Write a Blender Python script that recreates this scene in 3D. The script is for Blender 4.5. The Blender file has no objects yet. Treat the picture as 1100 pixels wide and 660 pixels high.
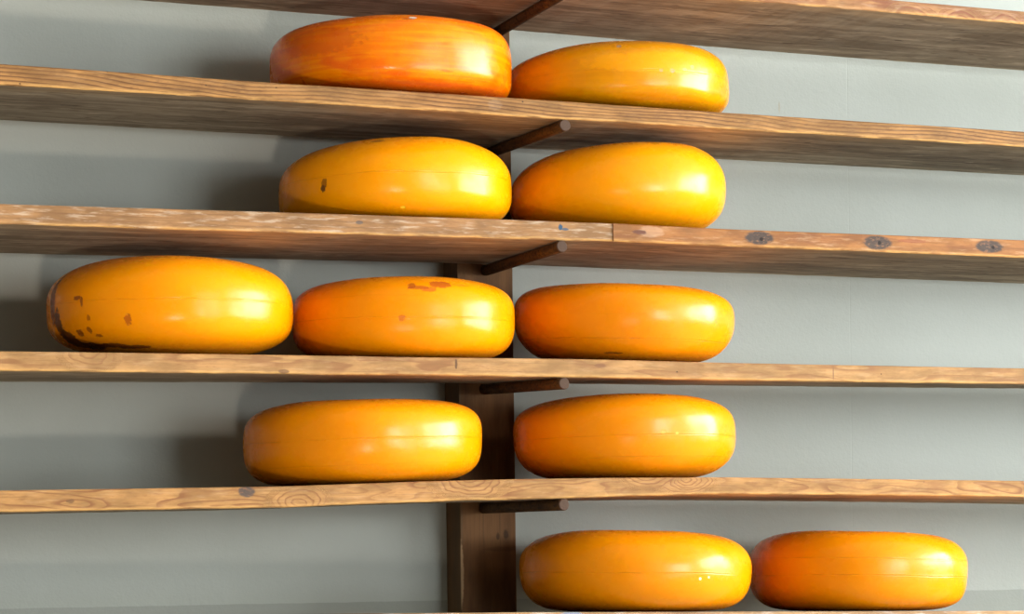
import bpy, bmesh, math, random
from mathutils import Vector, noise as mnoise

C = bpy.context.scene.collection
PI = math.pi

# ------------------------------------------------------------------ node helpers
class NT:
    """Tiny builder for procedural materials."""
    def __init__(self, name):
        self.m = bpy.data.materials.new(name)
        self.m.use_nodes = True
        self.t = self.m.node_tree
        self.t.nodes.clear()
        self.out = self.t.nodes.new('ShaderNodeOutputMaterial')
        self.b = self.t.nodes.new('ShaderNodeBsdfPrincipled')
        self.t.links.new(self.b.outputs[0], self.out.inputs[0])
    def set(self, sock, v):
        if v is None: return
        if isinstance(v, bpy.types.NodeSocket): self.t.links.new(v, sock)
        elif isinstance(v, (tuple, list)) and sock.type == 'RGBA': sock.default_value = (v[0], v[1], v[2], 1)
        else: sock.default_value = v
    def math(self, op, a, b=None, c=None, clamp=False):
        n = self.t.nodes.new('ShaderNodeMath'); n.operation = op; n.use_clamp = clamp
        for i, v in enumerate((a, b, c)): self.set(n.inputs[i], v)
        return n.outputs[0]
    def add(self, a, b): return self.math('ADD', a, b)
    def sub(self, a, b): return self.math('SUBTRACT', a, b)
    def mul(self, a, b): return self.math('MULTIPLY', a, b)
    def uv(self):
        n = self.t.nodes.new('ShaderNodeTexCoord')
        s = self.t.nodes.new('ShaderNodeSeparateXYZ'); self.t.links.new(n.outputs['UV'], s.inputs[0])
        return s.outputs[0], s.outputs[1]
    def obj(self):
        n = self.t.nodes.new('ShaderNodeTexCoord')
        s = self.t.nodes.new('ShaderNodeSeparateXYZ'); self.t.links.new(n.outputs['Object'], s.inputs[0])
        return n.outputs['Object'], s.outputs[0], s.outputs[1], s.outputs[2]
    def vec(self, x, y, z=0.0):
        n = self.t.nodes.new('ShaderNodeCombineXYZ')
        for i, v in enumerate((x, y, z)): self.set(n.inputs[i], v)
        return n.outputs[0]
    def noise(self, v, scale=1.0, detail=3.0, rough=0.55, dist=0.0):
        n = self.t.nodes.new('ShaderNodeTexNoise')
        self.set(n.inputs['Vector'], v); n.inputs['Scale'].default_value = scale
        n.inputs['Detail'].default_value = detail; n.inputs['Roughness'].default_value = rough
        n.inputs['Distortion'].default_value = dist
        return n.outputs[0]
    def rng(self, v, a, b, c=0.0, d=1.0, smooth=True):
        n = self.t.nodes.new('ShaderNodeMapRange')
        n.interpolation_type = 'SMOOTHSTEP' if smooth else 'LINEAR'
        self.set(n.inputs[0], v)
        for i, x in enumerate((a, b, c, d)): n.inputs[i + 1].default_value = x
        return n.outputs[0]
    def mix(self, f, a, b, mode='MIX'):
        n = self.t.nodes.new('ShaderNodeMix'); n.data_type = 'RGBA'; n.blend_type = mode
        self.set(n.inputs[0], f); self.set(n.inputs[6], a); self.set(n.inputs[7], b)
        return n.outputs[2]
    def ramp(self, f, stops):
        n = self.t.nodes.new('ShaderNodeValToRGB'); self.set(n.inputs[0], f)
        el = n.color_ramp.elements
        while len(el) < len(stops): el.new(0.5)
        for e, (p, c) in zip(el, stops): e.position = p; e.color = (c[0], c[1], c[2], 1)
        return n.outputs[0]
    def spot(self, x, y, cx, cy, rx, ry, nz=None, amp=0.5, soft=0.25):
        """1 inside an ellipse whose rim is broken up by noise."""
        a = self.mul(self.sub(x, cx), 1 / rx); b = self.mul(self.sub(y, cy), 1 / ry)
        d = self.math('SQRT', self.add(self.mul(a, a), self.mul(b, b)))
        if nz is not None: d = self.add(d, self.mul(self.sub(nz, 0.5), amp * 2))
        return self.rng(d, 1 + soft, 1 - soft)
    def bump(self, h, dist, strength=1.0, normal=None):
        n = self.t.nodes.new('ShaderNodeBump'); self.set(n.inputs['Height'], h)
        n.inputs['Distance'].default_value = dist; n.inputs['Strength'].default_value = strength
        if normal is not None: self.t.links.new(normal, n.inputs['Normal'])
        return n.outputs[0]
    def done(self, color, rough=0.6, normal=None, **kw):
        self.set(self.b.inputs['Base Color'], color); self.set(self.b.inputs['Roughness'], rough)
        if normal is not None: self.t.links.new(normal, self.b.inputs['Normal'])
        for k, v in kw.items(): self.set(self.b.inputs[k.replace('_', ' ')], v)
        return self.m

# ------------------------------------------------------------------ object helpers
def link(name, me, mats, parent=None):
    o = bpy.data.objects.new(name, me); C.objects.link(o)
    for m in (mats if isinstance(mats, (list, tuple)) else [mats]): me.materials.append(m)
    if parent: o.parent = parent
    return o
def from_bm(name, bm, mats, parent=None, smooth=False):
    me = bpy.data.meshes.new(name)
    bmesh.ops.recalc_face_normals(bm, faces=bm.faces)
    bm.to_mesh(me); bm.free()
    if smooth:
        for p in me.polygons: p.use_smooth = True
    return link(name, me, mats, parent)
def tag(o, label=None, cat=None, group=None, kind=None):
    if label: o['label'] = label
    if cat: o['category'] = cat
    if group: o['group'] = group
    if kind: o['kind'] = kind
    return o
def box_bm(bm, x0, x1, y0, y1, z0, z1, bevel=0.0):
    v = [bm.verts.new((x, y, z)) for x in (x0, x1) for y in (y0, y1) for z in (z0, z1)]
    f = [(0, 1, 3, 2), (4, 6, 7, 5), (0, 4, 5, 1), (2, 3, 7, 6), (0, 2, 6, 4), (1, 5, 7, 3)]
    fs = [bm.faces.new([v[i] for i in q]) for q in f]
    if bevel:
        es = list({e for q in fs for e in q.edges})
        bmesh.ops.bevel(bm, geom=es, offset=bevel, segments=2, profile=0.5, affect='EDGES')
def lerp_tab(x, X, Y):
    if x <= X[0]: return Y[0]
    if x >= X[-1]: return Y[-1]
    for i in range(len(X) - 1):
        if x <= X[i + 1]:
            t = (x - X[i]) / (X[i + 1] - X[i])
            return Y[i] * (1 - t) + Y[i + 1] * t

# ------------------------------------------------------------------ measured layout (metres)
# wall surface y = 0; boards run from y = -.07 (post face) to y = -.39; eye height 1.35
YF, YB = -0.39, -0.07
XL, XR = -1.75, 1.95
BX =  [-0.9412, -0.7859, -0.5834, -0.3711, -0.1482, -0.0404, 0.0223, 0.0923, 0.1797, 0.3832, 0.6636, 0.9606, 1.1953]
BOARD = {
 1: ((2.2312, 2.2316, 2.2322, 2.2328, 2.2334, 2.2337, 2.2339, 2.2341, 2.2344, 2.2349, 2.2357, 2.2364, 2.2369),
     (0.0225, 0.0225, 0.0225, 0.0224, 0.0224, 0.0224, 0.0224, 0.0224, 0.0224, 0.0219, 0.0214, 0.0221, 0.0236),
     (0.0031, 0.0031, 0.0030, 0.0029, 0.0026, 0.0019, 0.0013, 0.0007, -0.0003, -0.0025, -0.0046, -0.0043, -0.0023)),
 2: ((2.0297, 2.0291, 2.0284, 2.0276, 2.0281, 2.0283, 2.0284, 2.0283, 2.0280, 2.0273, 2.0276, 2.0282, 2.0286),
     (0.0315, 0.0300, 0.0283, 0.0273, 0.0276, 0.0282, 0.0285, 0.0283, 0.0276, 0.0266, 0.0262, 0.0262, 0.0263),
     (0.0088, 0.0081, 0.0073, 0.0071, 0.0076, 0.0083, 0.0086, 0.0087, 0.0086, 0.0086, 0.0088, 0.0092, 0.0095)),
 3: ((1.8259, 1.8279, 1.8305, 1.8332, 1.8356, 1.8368, 1.8373, 1.8377, 1.8381, 1.8368, 1.8384, 1.8400, 1.8413),
     (0.0277, 0.0288, 0.0298, 0.0304, 0.0304, 0.0301, 0.0298, 0.0294, 0.0285, 0.0276, 0.0284, 0.0303, 0.0320),
     (-0.0029, -0.0024, -0.0018, -0.0012, -0.0009, -0.0008, -0.0010, -0.0013, -0.0019, -0.0026, -0.0031, -0.0032, -0.0033)),
 4: ((1.6156, 1.6163, 1.6173, 1.6182, 1.6186, 1.6194, 1.6198, 1.6203, 1.6202, 1.6188, 1.6187, 1.6187, 1.6186),
     (0.0282, 0.0283, 0.0285, 0.0283, 0.0278, 0.0279, 0.0284, 0.0288, 0.0287, 0.0282, 0.0277, 0.0274, 0.0270),
     (0.0044, 0.0057, 0.0072, 0.0084, 0.0093, 0.0099, 0.0106, 0.0114, 0.0124, 0.0132, 0.0137, 0.0143, 0.0151)),
 5: ((1.4149, 1.4163, 1.4182, 1.4203, 1.4270, 1.4291, 1.4303, 1.4310, 1.4318, 1.4320, 1.4282, 1.4242, 1.4211),
     (0.0308, 0.0310, 0.0312, 0.0313, 0.0313, 0.0314, 0.0314, 0.0309, 0.0295, 0.0274, 0.0267, 0.0279, 0.0295),
     (-0.0008, -0.0005, -0.0002, -0.0004, -0.0009, -0.0006, -0.0004, -0.0009, -0.0023, -0.0041, -0.0047, -0.0047, -0.0049)),
 6: ((1.2361, 1.2336, 1.2305, 1.2272, 1.2237, 1.2220, 1.2208, 1.2192, 1.2172, 1.2126, 1.2063, 1.1996, 1.1945),
     (0.0289, 0.0294, 0.0300, 0.0306, 0.0311, 0.0314, 0.0315, 0.0315, 0.0315, 0.0314, 0.0313, 0.0312, 0.0311),
     (-0.0100, -0.0100, -0.0100, -0.0100, -0.0100, -0.0100, -0.0100, -0.0100, -0.0100, -0.0100, -0.0100, -0.0100, -0.0100)),
}
CHEESE = {
 'A': (-0.1361, 0.1944, 0.1283, 0.3690, 3.5706, 4.4066, 3.8000, 4.1074, 0.0249, 0.0061),
 'B': (0.2604, 0.1879, 0.1192, 0.3465, 3.3343, 3.5113, 3.5439, 3.3919, 0.0901, 0.0085),
 'C': (-0.1326, 0.1859, 0.1381, 0.4813, 3.1431, 2.2224, 4.7484, 4.3209, 0.0527, 0.0082),
 'D': (0.2589, 0.1821, 0.1479, 0.4463, 3.8368, 2.4041, 3.3097, 2.5265, 0.1012, -0.0013),
 'E': (-0.5022, 0.1886, 0.1551, 0.4925, 2.9178, 2.6709, 2.7771, 3.4340, 0.0042, -0.0205),
 'F': (-0.1217, 0.1807, 0.1315, 0.5812, 4.0768, 2.4853, 6.0000, 3.2752, 0.0075, -0.0135),
 'G': (0.2694, 0.1843, 0.1280, 0.5715, 4.6683, 3.2989, 5.6326, 1.9025, -0.0344, -0.0099),
 'H': (-0.1927, 0.1896, 0.1327, 0.5900, 4.3460, 2.7616, 6.0000, 3.6410, -0.0132, 0.0189),
 'I': (0.2667, 0.1869, 0.1417, 0.5811, 3.1783, 2.9021, 4.5524, 2.7282, 0.0152, -0.0186),
 'J': (0.2858, 0.1943, 0.1336, 0.5439, 4.5338, 2.2031, 6.0000, 2.7074, -0.0276, 0.0247),
 'K': (0.7149, 0.1895, 0.1367, 0.5319, 5.3503, 2.3583, 6.0000, 3.2038, -0.0346, 0.0189),
}
# ------------------------------------------------------------------ look
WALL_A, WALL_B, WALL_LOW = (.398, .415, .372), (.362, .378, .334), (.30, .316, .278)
ROOM_COL = (.50, .48, .44); FLOOR_COL = (.29, .26, .22); LEFT_COL = (.17, .13, .10)
FX0, FX1, FZ0, FZ1, P_FRONT = .9, 3.7, .5, 2.7, 255.0
WY0, WY1, WZ0, WZ1 = -5.0, -0.95, 1.2, 3.35
P_WIN, C_WIN = 740.0, (.92, .97, 1.0)
P_LOW, C_LOW, LOW_LOC = 3.1, (1.0, .86, .74), (-1.15, -3.9, .55)
ROLL = -.0125
EXPOSURE = 0.08
def board_z(k, x, y):
    z, t, d = BOARD[k]
    return lerp_tab(x, BX, z) + lerp_tab(x, BX, d) * (y - YF) / (YB - YF)
def board_t(k, x): return lerp_tab(x, BX, BOARD[k][1])

# ------------------------------------------------------------------ materials: wood
def wood_edge(name, base, dark, pale, fx, fz, amp, sx, sz, ring_w=0.35, ring_k=0.8, seed=0.0,
              pale_k=0.5, knots=(), marks=(), thick=0.029, warm=(0.75, 0.42, 0.13), warm_k=0.6, blotch=None, ring_lo=.2, swirls=()):
    """Sawn board edge: growth-ring contours over (x along, v up the edge)."""
    n = NT(name); x, v = n.uv(); xs = n.add(x, seed)
    big = n.noise(n.vec(n.mul(xs, sx), n.mul(v, sz), seed), 1.0, 2.0, 0.45)
    h = n.add(n.add(n.mul(xs, fx), n.mul(v, fz)), n.mul(big, amp))
    sw = None
    for (cx, cy, rx, ry, cnt) in swirls:                    # nested arcs round a buried knot
        a = n.mul(n.sub(x, cx), 1 / rx); b = n.mul(n.sub(v, cy), 1 / ry)
        d = n.math('SQRT', n.add(n.mul(a, a), n.mul(b, b)))
        d = n.add(d, n.mul(n.sub(n.noise(n.vec(n.mul(xs, 30), n.mul(v, 60), cx), 1.0, 2, .5), .5), .35))
        k = n.rng(d, 1.0, .75)
        h = n.add(n.mul(h, n.sub(1.0, k)), n.mul(n.mul(d, cnt), k))
        sw = k if sw is None else n.math('MAXIMUM', sw, k)
    saw = n.math('FRACT', h)
    ring = n.rng(saw, 1.0 - ring_w, 0.90)
    ring = n.mul(ring, n.rng(saw, 1.0, 0.93))
    fine = n.noise(n.vec(n.mul(xs, 9), n.mul(v, 420), seed + 3), 1.0, 4, 0.6)
    mot = n.noise(n.vec(n.mul(xs, 14), n.mul(v, 45), seed + 7), 1.0, 4, 0.6)
    patch = n.noise(n.vec(n.mul(xs, 24), n.mul(v, 160), seed + 11), 1.0, 4, 0.62)
    c = n.mix(n.rng(mot, 0.32, 0.66), base, [b * 0.62 for b in base])
    mot2 = n.noise(n.vec(n.mul(xs, 60), n.mul(v, 240), seed + 31), 1.0, 4, 0.65)
    c = n.mix(n.rng(mot2, 0.5, 0.72, 0, .45), c, dark)
    if blotch: c = n.mix(n.rng(n.noise(n.vec(n.mul(xs, 5), n.mul(v, 18), seed + 5), 1.0, 3, .5), .45, .65), c, blotch)
    brk = n.rng(n.noise(n.vec(n.mul(xs, 5), n.mul(v, 20), seed + 17), 1, 2, .5), .36, .60, ring_lo, 1.0)
    if sw is not None: brk = n.math('MAXIMUM', brk, n.mul(sw, .9))
    c = n.mix(n.mul(n.mul(ring, brk), ring_k), c, dark)
    c = n.mix(n.mul(n.rng(patch, 0.5, 0.72), pale_k), c, pale)
    c = n.mix(n.rng(fine, 0.5, 0.72, 0, 0.5), c, [b * 0.45 for b in base])
    # worn lower arris shows raw golden timber in ragged bits
    w = n.noise(n.vec(n.mul(xs, 16), n.mul(v, 90), seed + 23), 1.0, 4, 0.6)
    low = n.rng(n.add(v, n.mul(n.sub(w, 0.5), 0.012)), 0.0065, 0.0015)
    c = n.mix(n.mul(low, n.rng(w, .38, .58, .1, warm_k)), c, warm)
    # little nail holes, dents and worm holes
    vor = n.t.nodes.new('ShaderNodeTexVoronoi'); vor.inputs['Scale'].default_value = 1.0
    n.set(vor.inputs['Vector'], n.vec(n.mul(xs, 55), n.mul(v, 75), seed))
    sepc = n.t.nodes.new('ShaderNodeSeparateColor'); n.t.links.new(vor.outputs['Color'], sepc.inputs[0])
    hole = n.mul(n.rng(vor.outputs['Distance'], 0.11, 0.06), n.rng(sepc.outputs[0], 0.90, 0.91))
    c = n.mix(n.mul(hole, 0.85), c, (0.05, 0.03, 0.02))
    nz = n.noise(n.vec(n.mul(x, 130), n.mul(v, 260), seed), 1.0, 3, 0.6)
    for (cx, cy, rx, ry, col, hc, hr) in knots:
        k = n.spot(x, v, cx, cy, rx, ry, nz, 0.16, 0.16)
        a = n.mul(n.sub(x, cx), 1 / rx); b = n.mul(n.sub(v, cy), 1 / ry)
        rad = n.math('SQRT', n.add(n.mul(a, a), n.mul(b, b)))
        kc = n.mix(n.rng(n.math('FRACT', n.add(n.mul(rad, 2.6), nz)), .3, .9, 0, .5), col, [q * 1.3 for q in col])
        kc = n.mix(n.rng(nz, .52, .66, 0, .5), kc, (.30, .13, .06))
        c = n.mix(n.mul(k, 0.92), c, kc)
        if hr: c = n.mix(n.spot(x, v, cx + hc[0], cy + hc[1], hr[0], hr[1], nz, 0.3, 0.2), c, (0.02, 0.012, 0.008))
    for (cx, cy, rx, ry, col, amt) in marks:
        c = n.mix(n.mul(n.spot(x, v, cx, cy, rx, ry, nz, 0.5, 0.2), amt), c, col)
    hh = n.add(n.add(n.mul(fine, 0.5), n.mul(patch, 0.4)), n.add(n.mul(ring, -0.25), n.mul(hole, -1.5)))
    return n.done(c, 0.72, n.bump(hh, 0.0009, 0.7), Specular_IOR_Level=0.25)

def wood_face(name, a, b, dk, seed=0.0, stain=0.5):
    """Weathered broad face of a board (underside, top, ends): streaks along x."""
    n = NT(name); x, v = n.uv(); xs = n.add(x, seed)
    s1 = n.noise(n.vec(n.mul(xs, 3.2), n.mul(v, 26), seed), 1.0, 5, 0.62, .6)
    s2 = n.noise(n.vec(n.mul(xs, 14), n.mul(v, 120), seed + 4), 1.0, 4, 0.6, .3)
    s3 = n.noise(n.vec(n.mul(xs, 5), n.mul(v, 14), seed + 9), 1.0, 4, 0.6, 1.0)
    c = n.mix(n.rng(s1, 0.36, 0.62), a, [q * .8 for q in b])
    c = n.mix(n.rng(s3, 0.46, 0.60, 0, stain), c, dk)
    c = n.mix(n.rng(s2, 0.52, 0.7, 0, 0.42), c, [q * 0.5 for q in a])
    s4 = n.noise(n.vec(n.mul(xs, 9), n.mul(v, 60), seed + 21), 1.0, 5, 0.65, .8)
    c = n.mix(n.rng(s4, 0.52, 0.70, 0, 0.55), c, [min(1, q * 1.5) for q in a])
    c = n.mix(n.rng(n.add(v, n.mul(n.sub(s3, .5), .12)), .06, .0, 0, .55), c, (a[0] * .95, a[1] * .78, a[2] * .58))
    gouge = n.noise(n.vec(n.mul(xs, 22), n.mul(v, 150), seed + 14), 1.0, 2, 0.5)
    c = n.mix(n.rng(gouge, 0.64, 0.70, 0, 0.75), c, (0.09, 0.05, 0.03))
    return n.done(c, 0.85, n.bump(n.add(s2, n.mul(gouge, -.6)), 0.001, 0.6), Specular_IOR_Level=0.15)

K_GREY = (0.048, 0.037, 0.031)
M_EDGE = {
 1: wood_edge('wood_edge_reddish', (0.392, 0.192, 0.076), (.20, .065, .032), (.56, .38, .26), 0.9, 22, 3.4, 7, 22, .8, .9, 4.3, .3, swirls=[(.74, -.004, .055, .026, 3.2), (.84, -.003, .05, .027, 3.2), (.93, -.004, .05, .028, 3.2)]),
 2: wood_edge('wood_edge_striped_grain', (0.376, 0.182, 0.055), (.10, .040, .014), (.50, .30, .14), 5.0, 165, 7.5, 2.6, 7, .6, .95, 1.7, .2, ring_lo=.65,
      marks=[(-.02, .016, .012, .008, (.50, .40, .30), .10)]),
 3: wood_edge('wood_edge_whitewashed', (0.361, 0.185, 0.073), (.20, .095, .04), (.60, .47, .34), 1.5, 120, 2.5, 1.8, 9, .5, .6, 9.1, .6,
      marks=[(.089, .0205, .0035, .0045, (.015, .06, .11), .95), (.097, .0175, .006, .002, (.02, .07, .12), .8),
             (-.245, .0185, .006, .003, (.09, .075, .07), .7)]),
 4: wood_edge('wood_edge_honey', (0.455, 0.242, 0.089), (.24, .105, .04), (.58, .37, .19), 1.2, 26, 5.0, 4.5, 30, .45, .75, 14.6, .3, ring_lo=.3, swirls=[(-.66, .034, .05, .04, 5.0)],
      marks=[(-.090, .0185, .0022, .008, (.10, .05, .025), .85), (-.367, .0035, .008, .003, (.16, .08, .04), .8),
             (.155, .0190, .010, .003, (.20, .09, .04), .8), (.580, .014, .0012, .012, (.20, .10, .05), .8)]),
 5: wood_edge('wood_edge_cathedral_grain', (0.471, 0.239, 0.080), (.22, .088, .032), (.58, .37, .19), 1.0, 34, 13.0, 4.2, 20, .5, .9, 21.3, .25, ring_lo=.3,
      swirls=[(-.069, .031, .075, .034, 6.0), (.305, .025, .062, .030, 7.0), (-.345, .006, .055, .032, 5.0), (.235, .036, .06, .03, 5.0)],
      knots=[(-.427, .0245, .0125, .0085, (.075, .055, .045), (0, 0), None)],
      marks=[(-.69, .014, .006, .003, (.14, .07, .03), .7)]),
 6: wood_edge('wood_edge_pale', (0.440, 0.265, 0.128), (.35, .20, .12), (.66, .58, .52), 1.1, 40, 4, 5, 20, .4, .5, 27.7, .6,
      marks=[(.10, .027, .02, .006, (.22, .30, .42), .7)]),
}
M_STRIP = wood_edge('wood_strip_orange_brown', (0.361, 0.148, 0.043), (.20, .07, .025), (.58, .36, .20), 1.0, 60, 4, 3, 16, .5, .6, 33.2, .4,
      knots=[(.443, .0155, .0265, .0108, K_GREY, (.004, -.002), (.0035, .003)),
             (.667, .0150, .0270, .0112, K_GREY, (.0035, .000), (.0035, .003)),
             (.888, .0165, .0275, .0102, K_GREY, (.008, -.001), (.0035, .003))],
      marks=[(.227, .0165, .0125, .0040, (.15, .065, .035), .95), (.246, .0175, .022, .009, (.60, .40, .26), .3),
             (.227, .0165, .0110, .0030, (.13, .05, .03), .95), (.735, .020, .03, .003, (.25, .07, .03), .6)])
M_FACE = {k: wood_face('board_face_%s' % w, *a) for k, w, a in [
 (1, 'brown', ((0.491, 0.373, 0.251), (0.342, 0.251, 0.163), (0.224, 0.152, 0.092), 2.2, .5)),
 (2, 'weathered', ((0.447, 0.364, 0.251), (0.298, 0.234, 0.158), (0.179, 0.131, 0.084), 7.9, .5)),
 (3, 'umber', ((0.462, 0.364, 0.241), (0.328, 0.251, 0.167), (0.193, 0.139, 0.089), 12.4, .5)),
 (4, 'fawn', ((0.536, 0.433, 0.296), (0.403, 0.312, 0.204), (0.254, 0.182, 0.112), 17.3, .4)),
 (5, 'tan', ((0.595, 0.468, 0.316), (0.447, 0.346, 0.222), (0.268, 0.192, 0.112), 23.1, .4)),
 (6, 'dusty', ((0.625, 0.555, 0.426), (0.506, 0.433, 0.316), (0.357, 0.277, 0.185), 29.5, .4))]}

M_TOP = wood_face('board_top_dark_brown', (.15, .085, .04), (.10, .055, .026), (.06, .034, .018), 41.0, .5)  # board tops in a darker brown than the undersides

# ------------------------------------------------------------------ shelf boards
def board_mesh(name, k, x0, x1, yf, yb, edge_only=False, seed=0):
    """Loft of a softly rounded rectangle along x; material 0 = front edge, 1 = faces."""
    bm = bmesh.new(); uvl = bm.loops.layers.uv.new('UVMap')
    N = int((x1 - x0) / 0.012); rings = []; b = 0.0016
    for i in range(N + 1):
        x = x0 + (x1 - x0) * i / N
        t = board_t(k, x)
        j = lambda q, a: a * mnoise.noise(Vector((x * 19 + seed * 7.1, q * 5.3, seed))) + .5 * a * mnoise.noise(Vector((x * 61, q * 9.1, seed + 3)))
        zt0, zt1 = board_z(k, x, yf), board_z(k, x, yb)
        jt, jb, jf, jk = j(1, .0006), j(2, .0009), j(3, .0009), j(4, .0012)
        # (y, z, v on edge, v on faces)
        pr = [(yf + jf, zt0 - t + b + jb, b), (yf + jf, zt0 - b + jt, t - b), (yf + b + jf, zt0 + jt * .3, t),
              (yb - b, zt1, t), (yb + min(jk, 0), zt1 - b, t), (yb + min(jk, 0), zt1 - t + b, 0), (yb - b + jk, zt1 - t + jk * .5, 0), (yf + b + jf, zt0 - t + jb, 0)]
        rings.append([(bm.verts.new((x, y, z)), v) for y, z, v in pr])
    for i in range(N):
        A, B = rings[i], rings[i + 1]
        for q in range(8):
            r = (q + 1) % 8
            f = bm.faces.new((A[q][0], B[q][0], B[r][0], A[r][0]))
            f.material_index = 0 if q in (0, 1, 7) else (2 if q in (2, 3) else 1)
            for l, (vt, v) in zip(f.loops, (A[q], B[q], B[r], A[r])):
                if f.material_index == 0: l[uvl].uv = (vt.co.x, v)
                else: l[uvl].uv = (vt.co.x, (vt.co.y - yf) + (0.6 if q < 5 else 0))
            f.smooth = False
    for R in (rings[0], rings[-1]):
        f = bm.faces.new([p[0] for p in R]); f.material_index = 1
        for l in f.loops: l[uvl].uv = (l.vert.co.y * 3, l.vert.co.z * 3)
    return bm
SG = 'wooden boards of the cheese rack'
BLAB = {
 1: 'weathered brown shelf board at the very top, with nothing standing on it',
 2: 'shelf board with striped slanting grain under the top pair of cheese wheels',
 3: 'whitewashed shelf board with blue paint speck and dark knots on its right half',
 4: 'honey coloured shelf board carrying the only row of three cheese wheels',
 5: 'shelf board with swirling grain and one round knot near its left end',
 6: 'lowest shelf board along the bottom of the picture, under two cheese wheels',
}
BOBJ = {}
for k in range(1, 7):
    bm = board_mesh('shelf_board', k, XL, XR, YF, YB, seed=k)
    if k == 3:                                                          # the only board made of two pieces
        o = bpy.data.objects.new('shelf_board', None); C.objects.link(o)
        from_bm('plank', bm, [M_EDGE[k], M_FACE[k], M_TOP], o)
    else: o = from_bm('shelf_board', bm, [M_EDGE[k], M_FACE[k], M_TOP])
    tag(o, BLAB[k], 'shelf', SG); BOBJ[k] = o
# the third board has a strip of orange-brown timber let into its right-hand front edge
def strip_bm():
    bm = board_mesh('edge_strip', 3, 0.180, XR - 0.001, YF - 0.0022, YF + 0.0006, seed=3)
    return bm
st = from_bm('edge_strip', strip_bm(), [M_STRIP, M_STRIP, M_STRIP], BOBJ[3])
st['label'] = 'orange-brown edge strip with grey knots'

# ------------------------------------------------------------------ post and pegs
def post_material():
    n = NT('post_dark_brown_wood'); co, x, y, z = n.obj()
    g = n.noise(n.vec(n.mul(x, 260), n.mul(y, 260), n.mul(z, 4)), 1.0, 4, .6)
    m = n.noise(n.vec(n.mul(x, 30), n.mul(y, 30), n.mul(z, 7)), 1.0, 4, .6)
    c = n.mix(n.rng(m, .3, .7), (.17, .082, .03), (.10, .047, .018))
    c = n.mix(n.rng(g, .5, .75, 0, .55), c, (.075, .036, .016))
    lf = n.mul(n.rng(x, .0395, .0375), n.rng(m, .3, .6, .5, 1))      # duller patchy tone on the left side of the post
    c = n.mix(n.mul(lf, .6), c, (.11, .072, .035))
    nz = n.noise(n.vec(n.mul(x, 190), n.mul(y, 190), n.mul(z, 190)), 1.0, 3, .6)
    for (cx, cz, rx, rz, am) in [(.118, 1.343, .0045, .008, .8), (.103, 1.340, .003, .006, .7), (.083, 1.399, .016, .011, .7), (.110, 1.318, .03, .004, .35)]:
        c = n.mix(n.mul(n.spot(x, z, cx, cz, rx, rz, nz, .4, .3), am), c, (.035, .018, .009))
    chip = n.mul(n.spot(x, z, .0345, 1.275, .005, .055, nz, .35, .2), n.rng(y, -.066, -.069))
    c = n.mix(n.mul(chip, .75), c, (.42, .27, .14))
    return n.done(c, .75, n.bump(g, .0012, .6), Specular_IOR_Level=.2)
M_POST = post_material()
bm = bmesh.new(); box_bm(bm, .0345, .1365, -.0699, -.0005, 0.0, 3.6, .0012)
post = bpy.data.objects.new('support_post', None); C.objects.link(post)
from_bm('upright', bm, M_POST, post)
tag(post, 'dark brown upright wooden post on the wall behind the shelf boards', 'post')
def peg_material():
    n = NT('peg_stained_wood'); co, x, y, z = n.obj()
    g = n.noise(n.vec(n.mul(x, 160), n.mul(y, 26), n.mul(z, 160)), 1.0, 4, .65)
    c = n.mix(n.rng(g, .35, .65), (.125, .062, .02), (.06, .03, .012))
    sp = n.noise(co, 150, 4, .7)
    c = n.mix(n.rng(sp, .50, .60, 0, .85), c, (.03, .016, .008))
    c = n.mix(n.rng(y, -.3925, -.3935), c, (.075, .04, .023))           # paler sawn end
    return n.done(c, .7, n.bump(g, .001, .5), Specular_IOR_Level=.25)
M_PEG = peg_material()
PEGX = {1: (.102, .106), 2: (.097, .095), 3: (.089, .087), 4: (.090, .081), 5: (.087, .077), 6: (.09, .085)}
for k in range(1, 7):
    r = .0094
    x0, x1 = PEGX[k]; y0, y1 = -.396, -.05
    def zc(y): return board_z(k, x0, max(y, YF)) - board_t(k, x0) - r - .0012
    bm = bmesh.new(); S = 20; rings = []
    for i, (f, rr) in enumerate([(0, .86), (.006, 1), (.15, 1.0), (.4, .98), (.7, 1.01), (1, 1)]):
        y = y0 + (y1 - y0) * f; x = x0 + (x1 - x0) * f; zz = zc(y0) + (zc(y1) - zc(y0)) * f
        rings.append([bm.verts.new((x + r * rr * math.cos(a) * (1 + .03 * math.sin(2 * a + k)), y, zz + r * rr * math.sin(a))) for a in [2 * PI * q / S for q in range(S)]])
    for A, B in zip(rings, rings[1:]):
        for q in range(S): bm.faces.new((A[q], A[(q + 1) % S], B[(q + 1) % S], B[q])).smooth = True
    bm.faces.new(rings[0]); bm.faces.new(rings[-1])
    from_bm('peg', bm, M_PEG, post)

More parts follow.
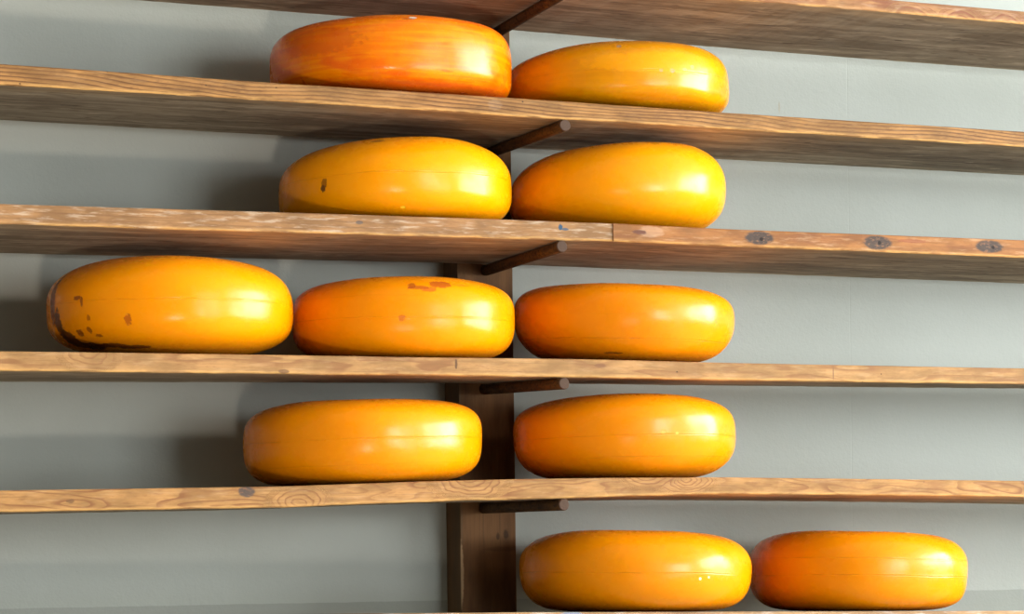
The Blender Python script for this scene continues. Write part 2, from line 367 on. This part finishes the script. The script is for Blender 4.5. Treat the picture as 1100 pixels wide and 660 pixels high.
# ------------------------------------------------------------------ cheese wheels
def wax(name, c1, c2, c3, seed=0.0, streak=0.0, mott=0.35, spec=.36, stains=(), seams=(), rough=.26, H=.13, band=None, dimple=.25):
    n = NT(name); u, s = n.uv()
    co, ox, oy, oz = n.obj()
    m1 = n.noise(n.vec(n.mul(u, 9), n.mul(s, 16), seed), 1.0, 4, .55, .4)
    m2 = n.noise(co, 60, 4, .6)
    c = n.mix(n.rng(m1, .35, .68, 0, mott), c1, c2)
    if streak:
        st = n.noise(n.vec(n.mul(u, 7), n.mul(s, 170), seed + 2), 1.0, 5, .6, .5)
        c = n.mix(n.rng(st, .42, .66, 0, streak), c, c3)
        st2 = n.noise(n.vec(n.mul(u, 11), n.mul(s, 30), seed + 5), 1.0, 3, .5, .8)
        c = n.mix(n.rng(st2, .54, .68, 0, streak * .9), c, c2)
    c = n.mix(n.rng(m2, .5, .8, 0, .10), c, c3)
    nz = n.noise(n.vec(n.mul(u, 190), n.mul(s, 190), seed), 1.0, 4, .75)
    nzl = n.noise(n.vec(n.mul(u, 70), n.mul(s, 130), seed + 6), 1.0, 5, .65)
    wob = n.mul(n.sub(n.noise(n.vec(n.mul(u, 14), seed, 0.0), 1.0, 3, .6), .5), .0035)
    hgt = n.mul(n.noise(co, 520, 2, .5), dimple)
    hgt = n.add(hgt, n.mul(n.noise(co, 38, 3, .5), 1.3 * dimple))
    if band:
        (s0, s1, col, am) = band
        bb = n.rng(n.add(s, n.mul(n.sub(nzl, .5), .03)), s0, s1)
        c = n.mix(n.mul(bb, am), c, col)
    for (cs, am) in seams:
        d = n.math('ABSOLUTE', n.add(n.sub(s, cs), wob))
        line = n.mul(n.rng(d, .0010, .0002), n.rng(n.noise(n.vec(n.mul(u, 26), cs * 50, seed), 1.0, 2, .5), .35, .6, .15, 1.0))
        c = n.mix(n.mul(line, am * .42), c, [q * .45 for q in c2])
        hgt = n.add(hgt, n.mul(line, -.8 * am))
        ridge = n.rng(n.math('ABSOLUTE', n.sub(d, .0018)), .0012, 0)
        hgt = n.add(hgt, n.mul(ridge, .5 * am))
    for (cu, cs, ru, rs, col, am, brk) in stains:
        k = n.spot(u, s, cu, cs, ru * 1.1, rs * 1.1, nz if ru < .02 else nzl, brk * 1.7, .12)
        c = n.mix(n.mul(k, am), c, col)
        hgt = n.add(hgt, n.mul(k, -.5))
    rg = n.rng(n.noise(co, 26, 4, .6), .35, .7, rough - .05, rough + .1)
    return n.done(c, rg, n.bump(hgt, .0006, .6), Specular_IOR_Level=spec, 
                  Subsurface_Weight=.18, Subsurface_Radius=(1.0, .3, .05), Subsurface_Scale=.02)

O1, O2, O3 = (.95, .31, .0), (.93, .27, .0), (.84, .20, .0)
BR = (.17, .035, .004); DK = (.085, .022, .006)
MC = {
 'A': wax('wax_reddish_streaked', (.93, .20, .0), (.76, .09, .0), (.95, .29, .0), 1.1, .75, .6, .30,
      [(-.0271, .0702, .006, .004, (.85, .80, .70), .9, .5), (-.036, .067, .010, .004, (.45, .10, .02), .6, .5), (-.224, -.050, .004, .022, (.50, .06, .003), .55, .4),
       (.10, -.072, .012, .004, (.42, .05, .003), .5, .5), (-.19, .03, .07, .02, (.62, .085, .003), .5, .5)], [], .25, band=(-.028, -.048, (.68, .085, .003), .75), dimple=.45),
 'B': wax('wax_mustard', (.74, .285, 0), (.58, .185, 0), (.88, .36, 0), 5.2, .25, .6, .30,
      [(-.0066, .0128, .003, .0022, (.30, .25, .22), .8, .4), (.0131, .0128, .004, .003, (.30, .25, .24), .85, .4), (.0361, .0165, .004, .0022, (.32, .27, .26), .7, .4),
       (.0525, .0211, .004, .003, (.32, .28, .28), .85, .4), (-.0755, .0618, .004, .004, (.30, .24, .2), .7, .4), (.0, .028, .12, .016, (.90, .36, .0), .6, .3)],
      [(.0145, .4)], .25),
 'C': wax('wax_golden_scuffed', (0.94, 0.332, 0), O1, O2, 9.4, 0, .25, .22,
      [(-.1784, -.010, .0045, .006, DK, .65, .6), (-.181, -.019, .004, .005, DK, .9, .6), (-.0487, -.0602, .004, .003, (.95, .62, .03), .95, .4),
       (-.0973, .076, .014, .005, (.30, .10, .01), .7, .7)], [(-.001, .8)]),
 'D': wax('wax_golden_clean', (0.94, 0.342, 0), (0.92, 0.287, 0), O2, 13.7, 0, .22, .30, [], []),
 'E': wax('wax_golden_stained', (0.94, 0.309, 0), (0.89, 0.255, 0), O2, 17.9, 0, .25, .22,
      [(-.272, .010, .010, .035, BR, .85, .45), (-.255, -.028, .010, .022, DK, .9, .5), (-.245, -.060, .020, .022, DK, .92, .45), (-.212, -.082, .026, .014, DK, .92, .4),
       (-.165, -.082, .030, .008, BR, .9, .4), (-.120, -.092, .030, .008, BR, .9, .4), (-.196, .0085, .007, .0028, (.25, .045, .005), .85, .7), (-.187, .003, .0025, .006, (.25, .045, .005), .8, .6),
       (-.1085, -.0265, .005, .008, (.45, .09, .005), .8, .7), (-.181, -.040, .004, .0055, (.25, .05, .005), .8, .8), (-.205, -.045, .006, .006, (.2, .04, .005), .85, .7), (-.168, -.052, .006, .003, (.25, .05, .005), .8, .7), (-.176, -.022, .003, .004, (.3, .06, .005), .7, .7), (-.27, .05, .006, .016, (.2, .05, .01), .7, .7)],
      [(.0036, .7)]),
 'F': wax('wax_orange_blotched', (0.94, 0.292, 0), (0.89, 0.243, 0), O3, 22.5, 0, .25, .22,
      [(.006, .043, .019, .008, (.42, .075, .008), .85, .55), (-.035, .0335, .016, .0035, (.42, .075, .008), .8, .6), (-.046, .039, .006, .006, (.36, .06, .008), .75, .7),
       (-.0189, .030, .012, .004, (.5, .09, .01), .7, .7), (.045, .042, .014, .003, (.66, .16, .01), .5, .8), (-.063, -.0165, .005, .005, (.55, .12, .006), .7, .6)],
      [(-.015, .8), (.020, .35)]),
 'G': wax('wax_deep_orange', (0.94, 0.277, 0), (0.87, 0.220, 0), O3, 26.3, 0, .22, .30, [(-.10, -.075, .02, .003, BR, .7, .6)], [(-.040, .9), (.0, .2)]),
 'H': wax('wax_orange_ringed', (0.95, 0.297, 0), (0.89, 0.249, 0), O2, 31.8, 0, .22, .30, [], [(-.011, .7), (-.052, .4)]),
 'I': wax('wax_orange_two_seams', (0.94, 0.292, 0), (0.88, 0.243, 0), O3, 35.1, 0, .22, .30,
      [(-.0163, -.0110, .003, .003, (.95, .45, .04), .6, .3), (.008, -.0125, .0025, .002, (.95, .6, .1), .7, .3)], [(-.0145, .8), (-.052, .8)]),
 'J': wax('wax_amber', (0.95, 0.297, 0), (0.89, 0.249, 0), O3, 40.6, 0, .22, .30,
      [(.0237, -.0202, .0022, .0022, (.95, .85, .6), .9, .2), (.0406, -.0175, .0018, .0018, (.95, .85, .6), .8, .2)], [(-.0114, .8)]),
 'K': wax('wax_amber_banded', (0.95, 0.292, 0), (0.89, 0.243, 0), O3, 45.9, 0, .22, .30, [], [(.0143, .7), (-.0139, .8)]),
}
CLAB = {
 'A': ('reddish orange streaked cheese wheel with a white chip on its top rim', 2),
 'B': ('mustard yellow cheese wheel with small grey specks, on the highest pair', 2),
 'C': ('orange cheese wheel with a short dark scratch on its left side', 3),
 'D': ('clean lopsided orange cheese wheel on the whitewashed board, tallest at its right', 3),
 'E': ('cheese wheel with blackish brown stains around its lower left rim', 4),
 'F': ('cheese wheel with a rusty brown blotch on its upper side, middle of three', 4),
 'G': ('clean orange cheese wheel at the right end of the row of three', 4),
 'H': ('orange cheese wheel standing alone left of the post on the swirling-grain board', 5),
 'I': ('orange cheese wheel with two thin seams, right of the post on the swirling-grain board', 5),
 'J': ('orange cheese wheel on the lowest board, beside the post', 6),
 'K': ('orange cheese wheel farthest right in the photo, end of the lowest board', 6),
}
def profile(R, H, e, a, b, c, d, n=34):
    raw = []
    M = 900
    for i in range(M + 1):
        t = PI / 2 * (1 - i / M)
        raw.append((R * math.cos(t) ** (2 / c) if t < PI / 2 - 1e-9 else 0.0, e * H - e * H * math.sin(t) ** (2 / d)))
    for i in range(1, M + 1):
        t = PI / 2 * i / M
        raw.append((R * math.cos(t) ** (2 / a) if t < PI / 2 - 1e-9 else 0.0, e * H + (1 - e) * H * math.sin(t) ** (2 / b)))
    S = [0.0]
    for p, q in zip(raw, raw[1:]): S.append(S[-1] + math.hypot(q[0] - p[0], q[1] - p[1]))
    L = S[-1]; se = S[M]; out = []; j = 0; n = 110
    for i in range(n + 1):
        w = L * i / n
        while j < len(S) - 2 and S[j + 1] < w: j += 1
        t = (w - S[j]) / max(S[j + 1] - S[j], 1e-9); t = min(max(t, 0), 1)
        out.append((raw[j][0] * (1 - t) + raw[j + 1][0] * t, raw[j][1] * (1 - t) + raw[j + 1][1] * t, w - se))
    return out
for idx, (nm, (label, k)) in enumerate(CLAB.items()):
    cx, R, H, e, a, b, c, d, s1, s2 = CHEESE[nm]; cy = -.235
    pr = profile(R, H, e, a, b, c, d)
    # smooth the profile a little so the rind has no hard creases
    for _ in range(3):
        pr = [pr[0]] + [tuple((pr[i - 1][q] + 2 * pr[i][q] + pr[i + 1][q]) / 4 if q < 2 else pr[i][q] for q in range(3)) for i in range(1, len(pr) - 1)] + [pr[-1]]
    A = 128
    bz = board_z(k, cx, cy)
    sl = (board_z(k, cx + .1, cy) - board_z(k, cx - .1, cy)) / .2
    ty = (board_z(k, cx, cy + .1) - board_z(k, cx, cy - .1)) / .2
    bm = bmesh.new(); uvl = bm.loops.layers.uv.new('UVMap'); rings = []
    for (r, z, s) in pr[1:-1]:
        ring = []
        for q in range(A):
            th = 2 * PI * q / A                     # 0 faces the room, + towards the right
            X, Y = r * math.sin(th), -r * math.cos(th)
            uu = X / R
            lump = .0016 * mnoise.noise(Vector((X * 9 + idx * 3.7, Y * 9, z * 14))) * min(1, z / (.2 * H))
            zz = z * (1 + s1 * uu + s2 * uu * uu) + sl * X + ty * Y + lump
            kx = 1 + lump * 2 / R
            ring.append(bm.verts.new((X * kx, Y * kx, zz)))
        rings.append(ring)
    bot = bm.verts.new((0, 0, 0)); top = bm.verts.new((0, 0, pr[-1][1]))
    def uvset(f, qs, ss):
        for l, q, s in zip(f.loops, qs, ss):
            l[uvl].uv = (((q / A) * 2 * PI - (2 * PI if q / A > .5001 else 0)) * R, s)
    for i in range(len(rings) - 1):
        s0, s1_ = pr[i + 1][2], pr[i + 2][2]
        for q in range(A):
            q2 = q + 1
            f = bm.faces.new((rings[i][q], rings[i][q2 % A], rings[i + 1][q2 % A], rings[i + 1][q])); f.smooth = True
            if q < A // 2: uvset(f, (q, q2, q2, q), (s0, s0, s1_, s1_))
            else:
                for l, qq, s in zip(f.loops, (q, q2, q2, q), (s0, s0, s1_, s1_)): l[uvl].uv = ((qq / A - 1) * 2 * PI * R, s)
    for q in range(A):
        f = bm.faces.new((bot, rings[0][(q + 1) % A], rings[0][q])); f.smooth = True; uvset(f, (0, 0, 0), (pr[0][2],) * 3)
        f = bm.faces.new((top, rings[-1][q], rings[-1][(q + 1) % A])); f.smooth = True; uvset(f, (0, 0, 0), (pr[-1][2],) * 3)
    o = from_bm('cheese_wheel', bm, MC[nm]); o.location = (cx, cy, bz + .0004)
    tag(o, label, 'cheese', 'orange waxed cheese wheels on the boards')

# ------------------------------------------------------------------ the room
def plaster():
    n = NT('wall_plaster_pale_grey_green'); co, x, y, z = n.obj()
    l = n.noise(n.vec(x, z, 0.0), 2.2, 4, .55); m = n.noise(n.vec(x, z, 3.0), 9, 4, .6)
    c = n.mix(n.rng(l, .3, .7), WALL_A, WALL_B)
    c = n.mix(n.rng(m, .55, .8, 0, .12), c, (.42, .43, .38))
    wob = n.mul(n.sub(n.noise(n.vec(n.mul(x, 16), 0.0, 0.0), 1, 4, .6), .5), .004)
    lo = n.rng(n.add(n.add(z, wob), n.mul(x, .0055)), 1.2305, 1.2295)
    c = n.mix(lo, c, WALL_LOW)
    g1 = n.noise(n.vec(x, z, 0.0), 95, 4, .6); g2 = n.noise(n.vec(x, z, 5.0), 260, 3, .6); g3 = n.noise(n.vec(x, z, 9.0), 16, 3, .5)
    nz = n.noise(n.vec(x, z, 0.0), 60, 3, .6)
    h = n.add(n.add(n.mul(g1, 1.0), n.mul(g2, .5)), n.mul(g3, 1.3))
    joint = n.rng(n.math('ABSOLUTE', n.add(n.sub(x, .845), wob)), .0016, .0002)
    h = n.add(h, n.mul(joint, -.35))
    dr = n.spot(x, z, .155, 2.115, .003, .018, nz, .8, .3)
    c = n.mix(n.mul(dr, .4), c, (.25, .23, .19))
    c = n.mix(n.mul(n.spot(x, z, .70, 2.125, .0025, .010, nz, .6, .3), .45), c, (.35, .30, .2))
    return n.done(c, .8, n.bump(h, .0014, .4), Specular_IOR_Level=.25)
M_WALL = plaster()
def plain(name, col, rough=.85):
    n = NT(name); co, x, y, z = n.obj()
    m = n.noise(co, 3.0, 4, .6)
    return n.done(n.mix(n.rng(m, .3, .7), col, [q * .9 for q in col]), rough, n.bump(n.noise(co, 60, 3, .6), .001, .4))
RX0, RX1, RY0, RZ1 = -3.2, 4.4, -6.8, 3.6
def slab(name, b, m, label=None, **k):
    bm = bmesh.new(); box_bm(bm, *b); o = from_bm(name, bm, m)
    o['kind'] = 'structure'
    if label: o['label'] = label
    return o
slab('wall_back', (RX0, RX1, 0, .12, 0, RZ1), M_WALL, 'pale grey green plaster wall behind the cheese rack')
M_ROOM = plain('room_plaster_white', ROOM_COL)
M_DARK = plain('left_wall_bounce_cut', LEFT_COL)  # unseen left wall made dark to weaken light bounced from that side
slab('wall_left', (RX0 - .12, RX0, RY0, .12, 0, RZ1), M_DARK, 'wall on the left, out of the picture, darkened to cut bounced light')
bm = bmesh.new()
for b in [(RX0, FX0, RY0 - .12, RY0, 0, RZ1), (FX1, RX1, RY0 - .12, RY0, 0, RZ1), (FX0, FX1, RY0 - .12, RY0, 0, FZ0), (FX0, FX1, RY0 - .12, RY0, FZ1, RZ1)]: box_bm(bm, *b)
tag(from_bm('wall_front', bm, M_ROOM), 'plaster wall with a window behind the camera', kind='structure')
bm = bmesh.new(); w = .05; g0, g1 = RY0 - .09, RY0 - .03
for b in [(FX0, FX0 + w, g0, g1, FZ0, FZ1), (FX1 - w, FX1, g0, g1, FZ0, FZ1), (FX0, FX1, g0, g1, FZ0, FZ0 + w), (FX0, FX1, g0, g1, FZ1 - w, FZ1), ((FX0 + FX1) / 2 - .03, (FX0 + FX1) / 2 + .03, g0, g1, FZ0, FZ1)]: box_bm(bm, *b)
tag(from_bm('window_2', bm, plain('window_frame_cream', (.72, .70, .64), .4)), 'window frame behind the camera, out of the picture', kind='structure')
slab('ceiling', (RX0 - .12, RX1 + .25, RY0 - .12, .12, RZ1, RZ1 + .1), M_ROOM, 'plain pale ceiling, out of the picture')
slab('floor', (RX0 - .12, RX1 + .25, RY0 - .12, .12, -.1, 0), plain('floor_stone_tiles', FLOOR_COL), 'plain stone floor, out of the picture')
# right wall with its window
bm = bmesh.new()
for b in [(RX1, RX1 + .25, RY0, WY0, 0, RZ1), (RX1, RX1 + .25, WY1, .12, 0, RZ1), (RX1, RX1 + .25, WY0, WY1, 0, WZ0), (RX1, RX1 + .25, WY0, WY1, WZ1, RZ1)]: box_bm(bm, *b)
tag(from_bm('wall_right', bm, M_ROOM), 'plaster wall with the window on the right, out of the picture', kind='structure')
bm = bmesh.new(); fx0, fx1 = RX1 + .08, RX1 + .14; w = .05
for b in [(fx0, fx1, WY0, WY0 + w, WZ0, WZ1), (fx0, fx1, WY1 - w, WY1, WZ0, WZ1), (fx0, fx1, WY0, WY1, WZ0, WZ0 + w), (fx0, fx1, WY0, WY1, WZ1 - w, WZ1)]: box_bm(bm, *b)
ym = (WY0 + WY1) / 2
for q in (.25, .5, .75): yq = WY0 + (WY1 - WY0) * q; box_bm(bm, fx0, fx1, yq - .03, yq + .03, WZ0, WZ1)
zm = WZ0 + (WZ1 - WZ0) * .55; box_bm(bm, fx0, fx1, WY0, WY1, zm - .02, zm + .02)
tag(from_bm('window_1', bm, plain('window_frame_white', (.75, .75, .72), .4)), 'white window frame in the right wall, out of the picture', kind='structure')

# ------------------------------------------------------------------ light
def area(name, loc, aim, sx, sy, power, col, spread=PI):
    l = bpy.data.lights.new(name, 'AREA'); l.shape = 'RECTANGLE'; l.size = sx; l.size_y = sy; l.energy = power; l.color = col; l.spread = spread
    o = bpy.data.objects.new(name, l); C.objects.link(o); o.location = loc
    o.rotation_euler = (Vector(aim) - Vector(loc)).to_track_quat('-Z', 'Y').to_euler()
    return o
# daylight in the window opening
area('window_daylight', (RX1 + .16, ym, (WZ0 + WZ1) / 2), (RX1 - 3, ym, (WZ0 + WZ1) / 2), WY1 - WY0, WZ1 - WZ0, P_WIN, C_WIN)
area('front_daylight', ((FX0 + FX1) / 2, RY0 - .11, (FZ0 + FZ1) / 2), ((FX0 + FX1) / 2, 0, (FZ0 + FZ1) / 2), FX1 - FX0, FZ1 - FZ0, P_FRONT, C_WIN)
# added low light standing in for a sunlit patch on the floor
area('sun_patch_fill', LOW_LOC, (-.85, 0, 2.45), .20, .12, P_LOW, C_LOW, math.radians(46))
w = bpy.data.worlds.new('outdoor_sky'); bpy.context.scene.world = w; w.use_nodes = True
w.node_tree.nodes['Background'].inputs[0].default_value = (.75, .85, 1, 1)
w.node_tree.nodes['Background'].inputs[1].default_value = 1.0

# ------------------------------------------------------------------ camera
cd = bpy.data.cameras.new('camera'); cam = bpy.data.objects.new('camera', cd); C.objects.link(cam)
PSI = math.radians(22); D = 3.5; FPX = 2400.0
cam.location = (-D * math.sin(PSI), YF - D * math.cos(PSI), 1.35)
cam.rotation_mode = 'XYZ'
from mathutils import Matrix
cam.rotation_euler = (Matrix.Rotation(-PSI, 3, 'Z') @ Matrix.Rotation(PI / 2, 3, 'X') @ Matrix.Rotation(ROLL, 3, 'Z')).to_euler()
cd.sensor_fit = 'HORIZONTAL'; cd.sensor_width = 36.0; cd.lens = FPX / 1100 * 36
cd.shift_x = 0.0; cd.shift_y = (570 - 330) / 1100
cd.clip_start = .05
bpy.context.scene.camera = cam
sc = bpy.context.scene
sc.view_settings.view_transform = 'Standard'; sc.view_settings.look = 'None'; sc.view_settings.gamma = 1
sc.view_settings.use_curve_mapping = False; sc.view_settings.exposure = EXPOSURE
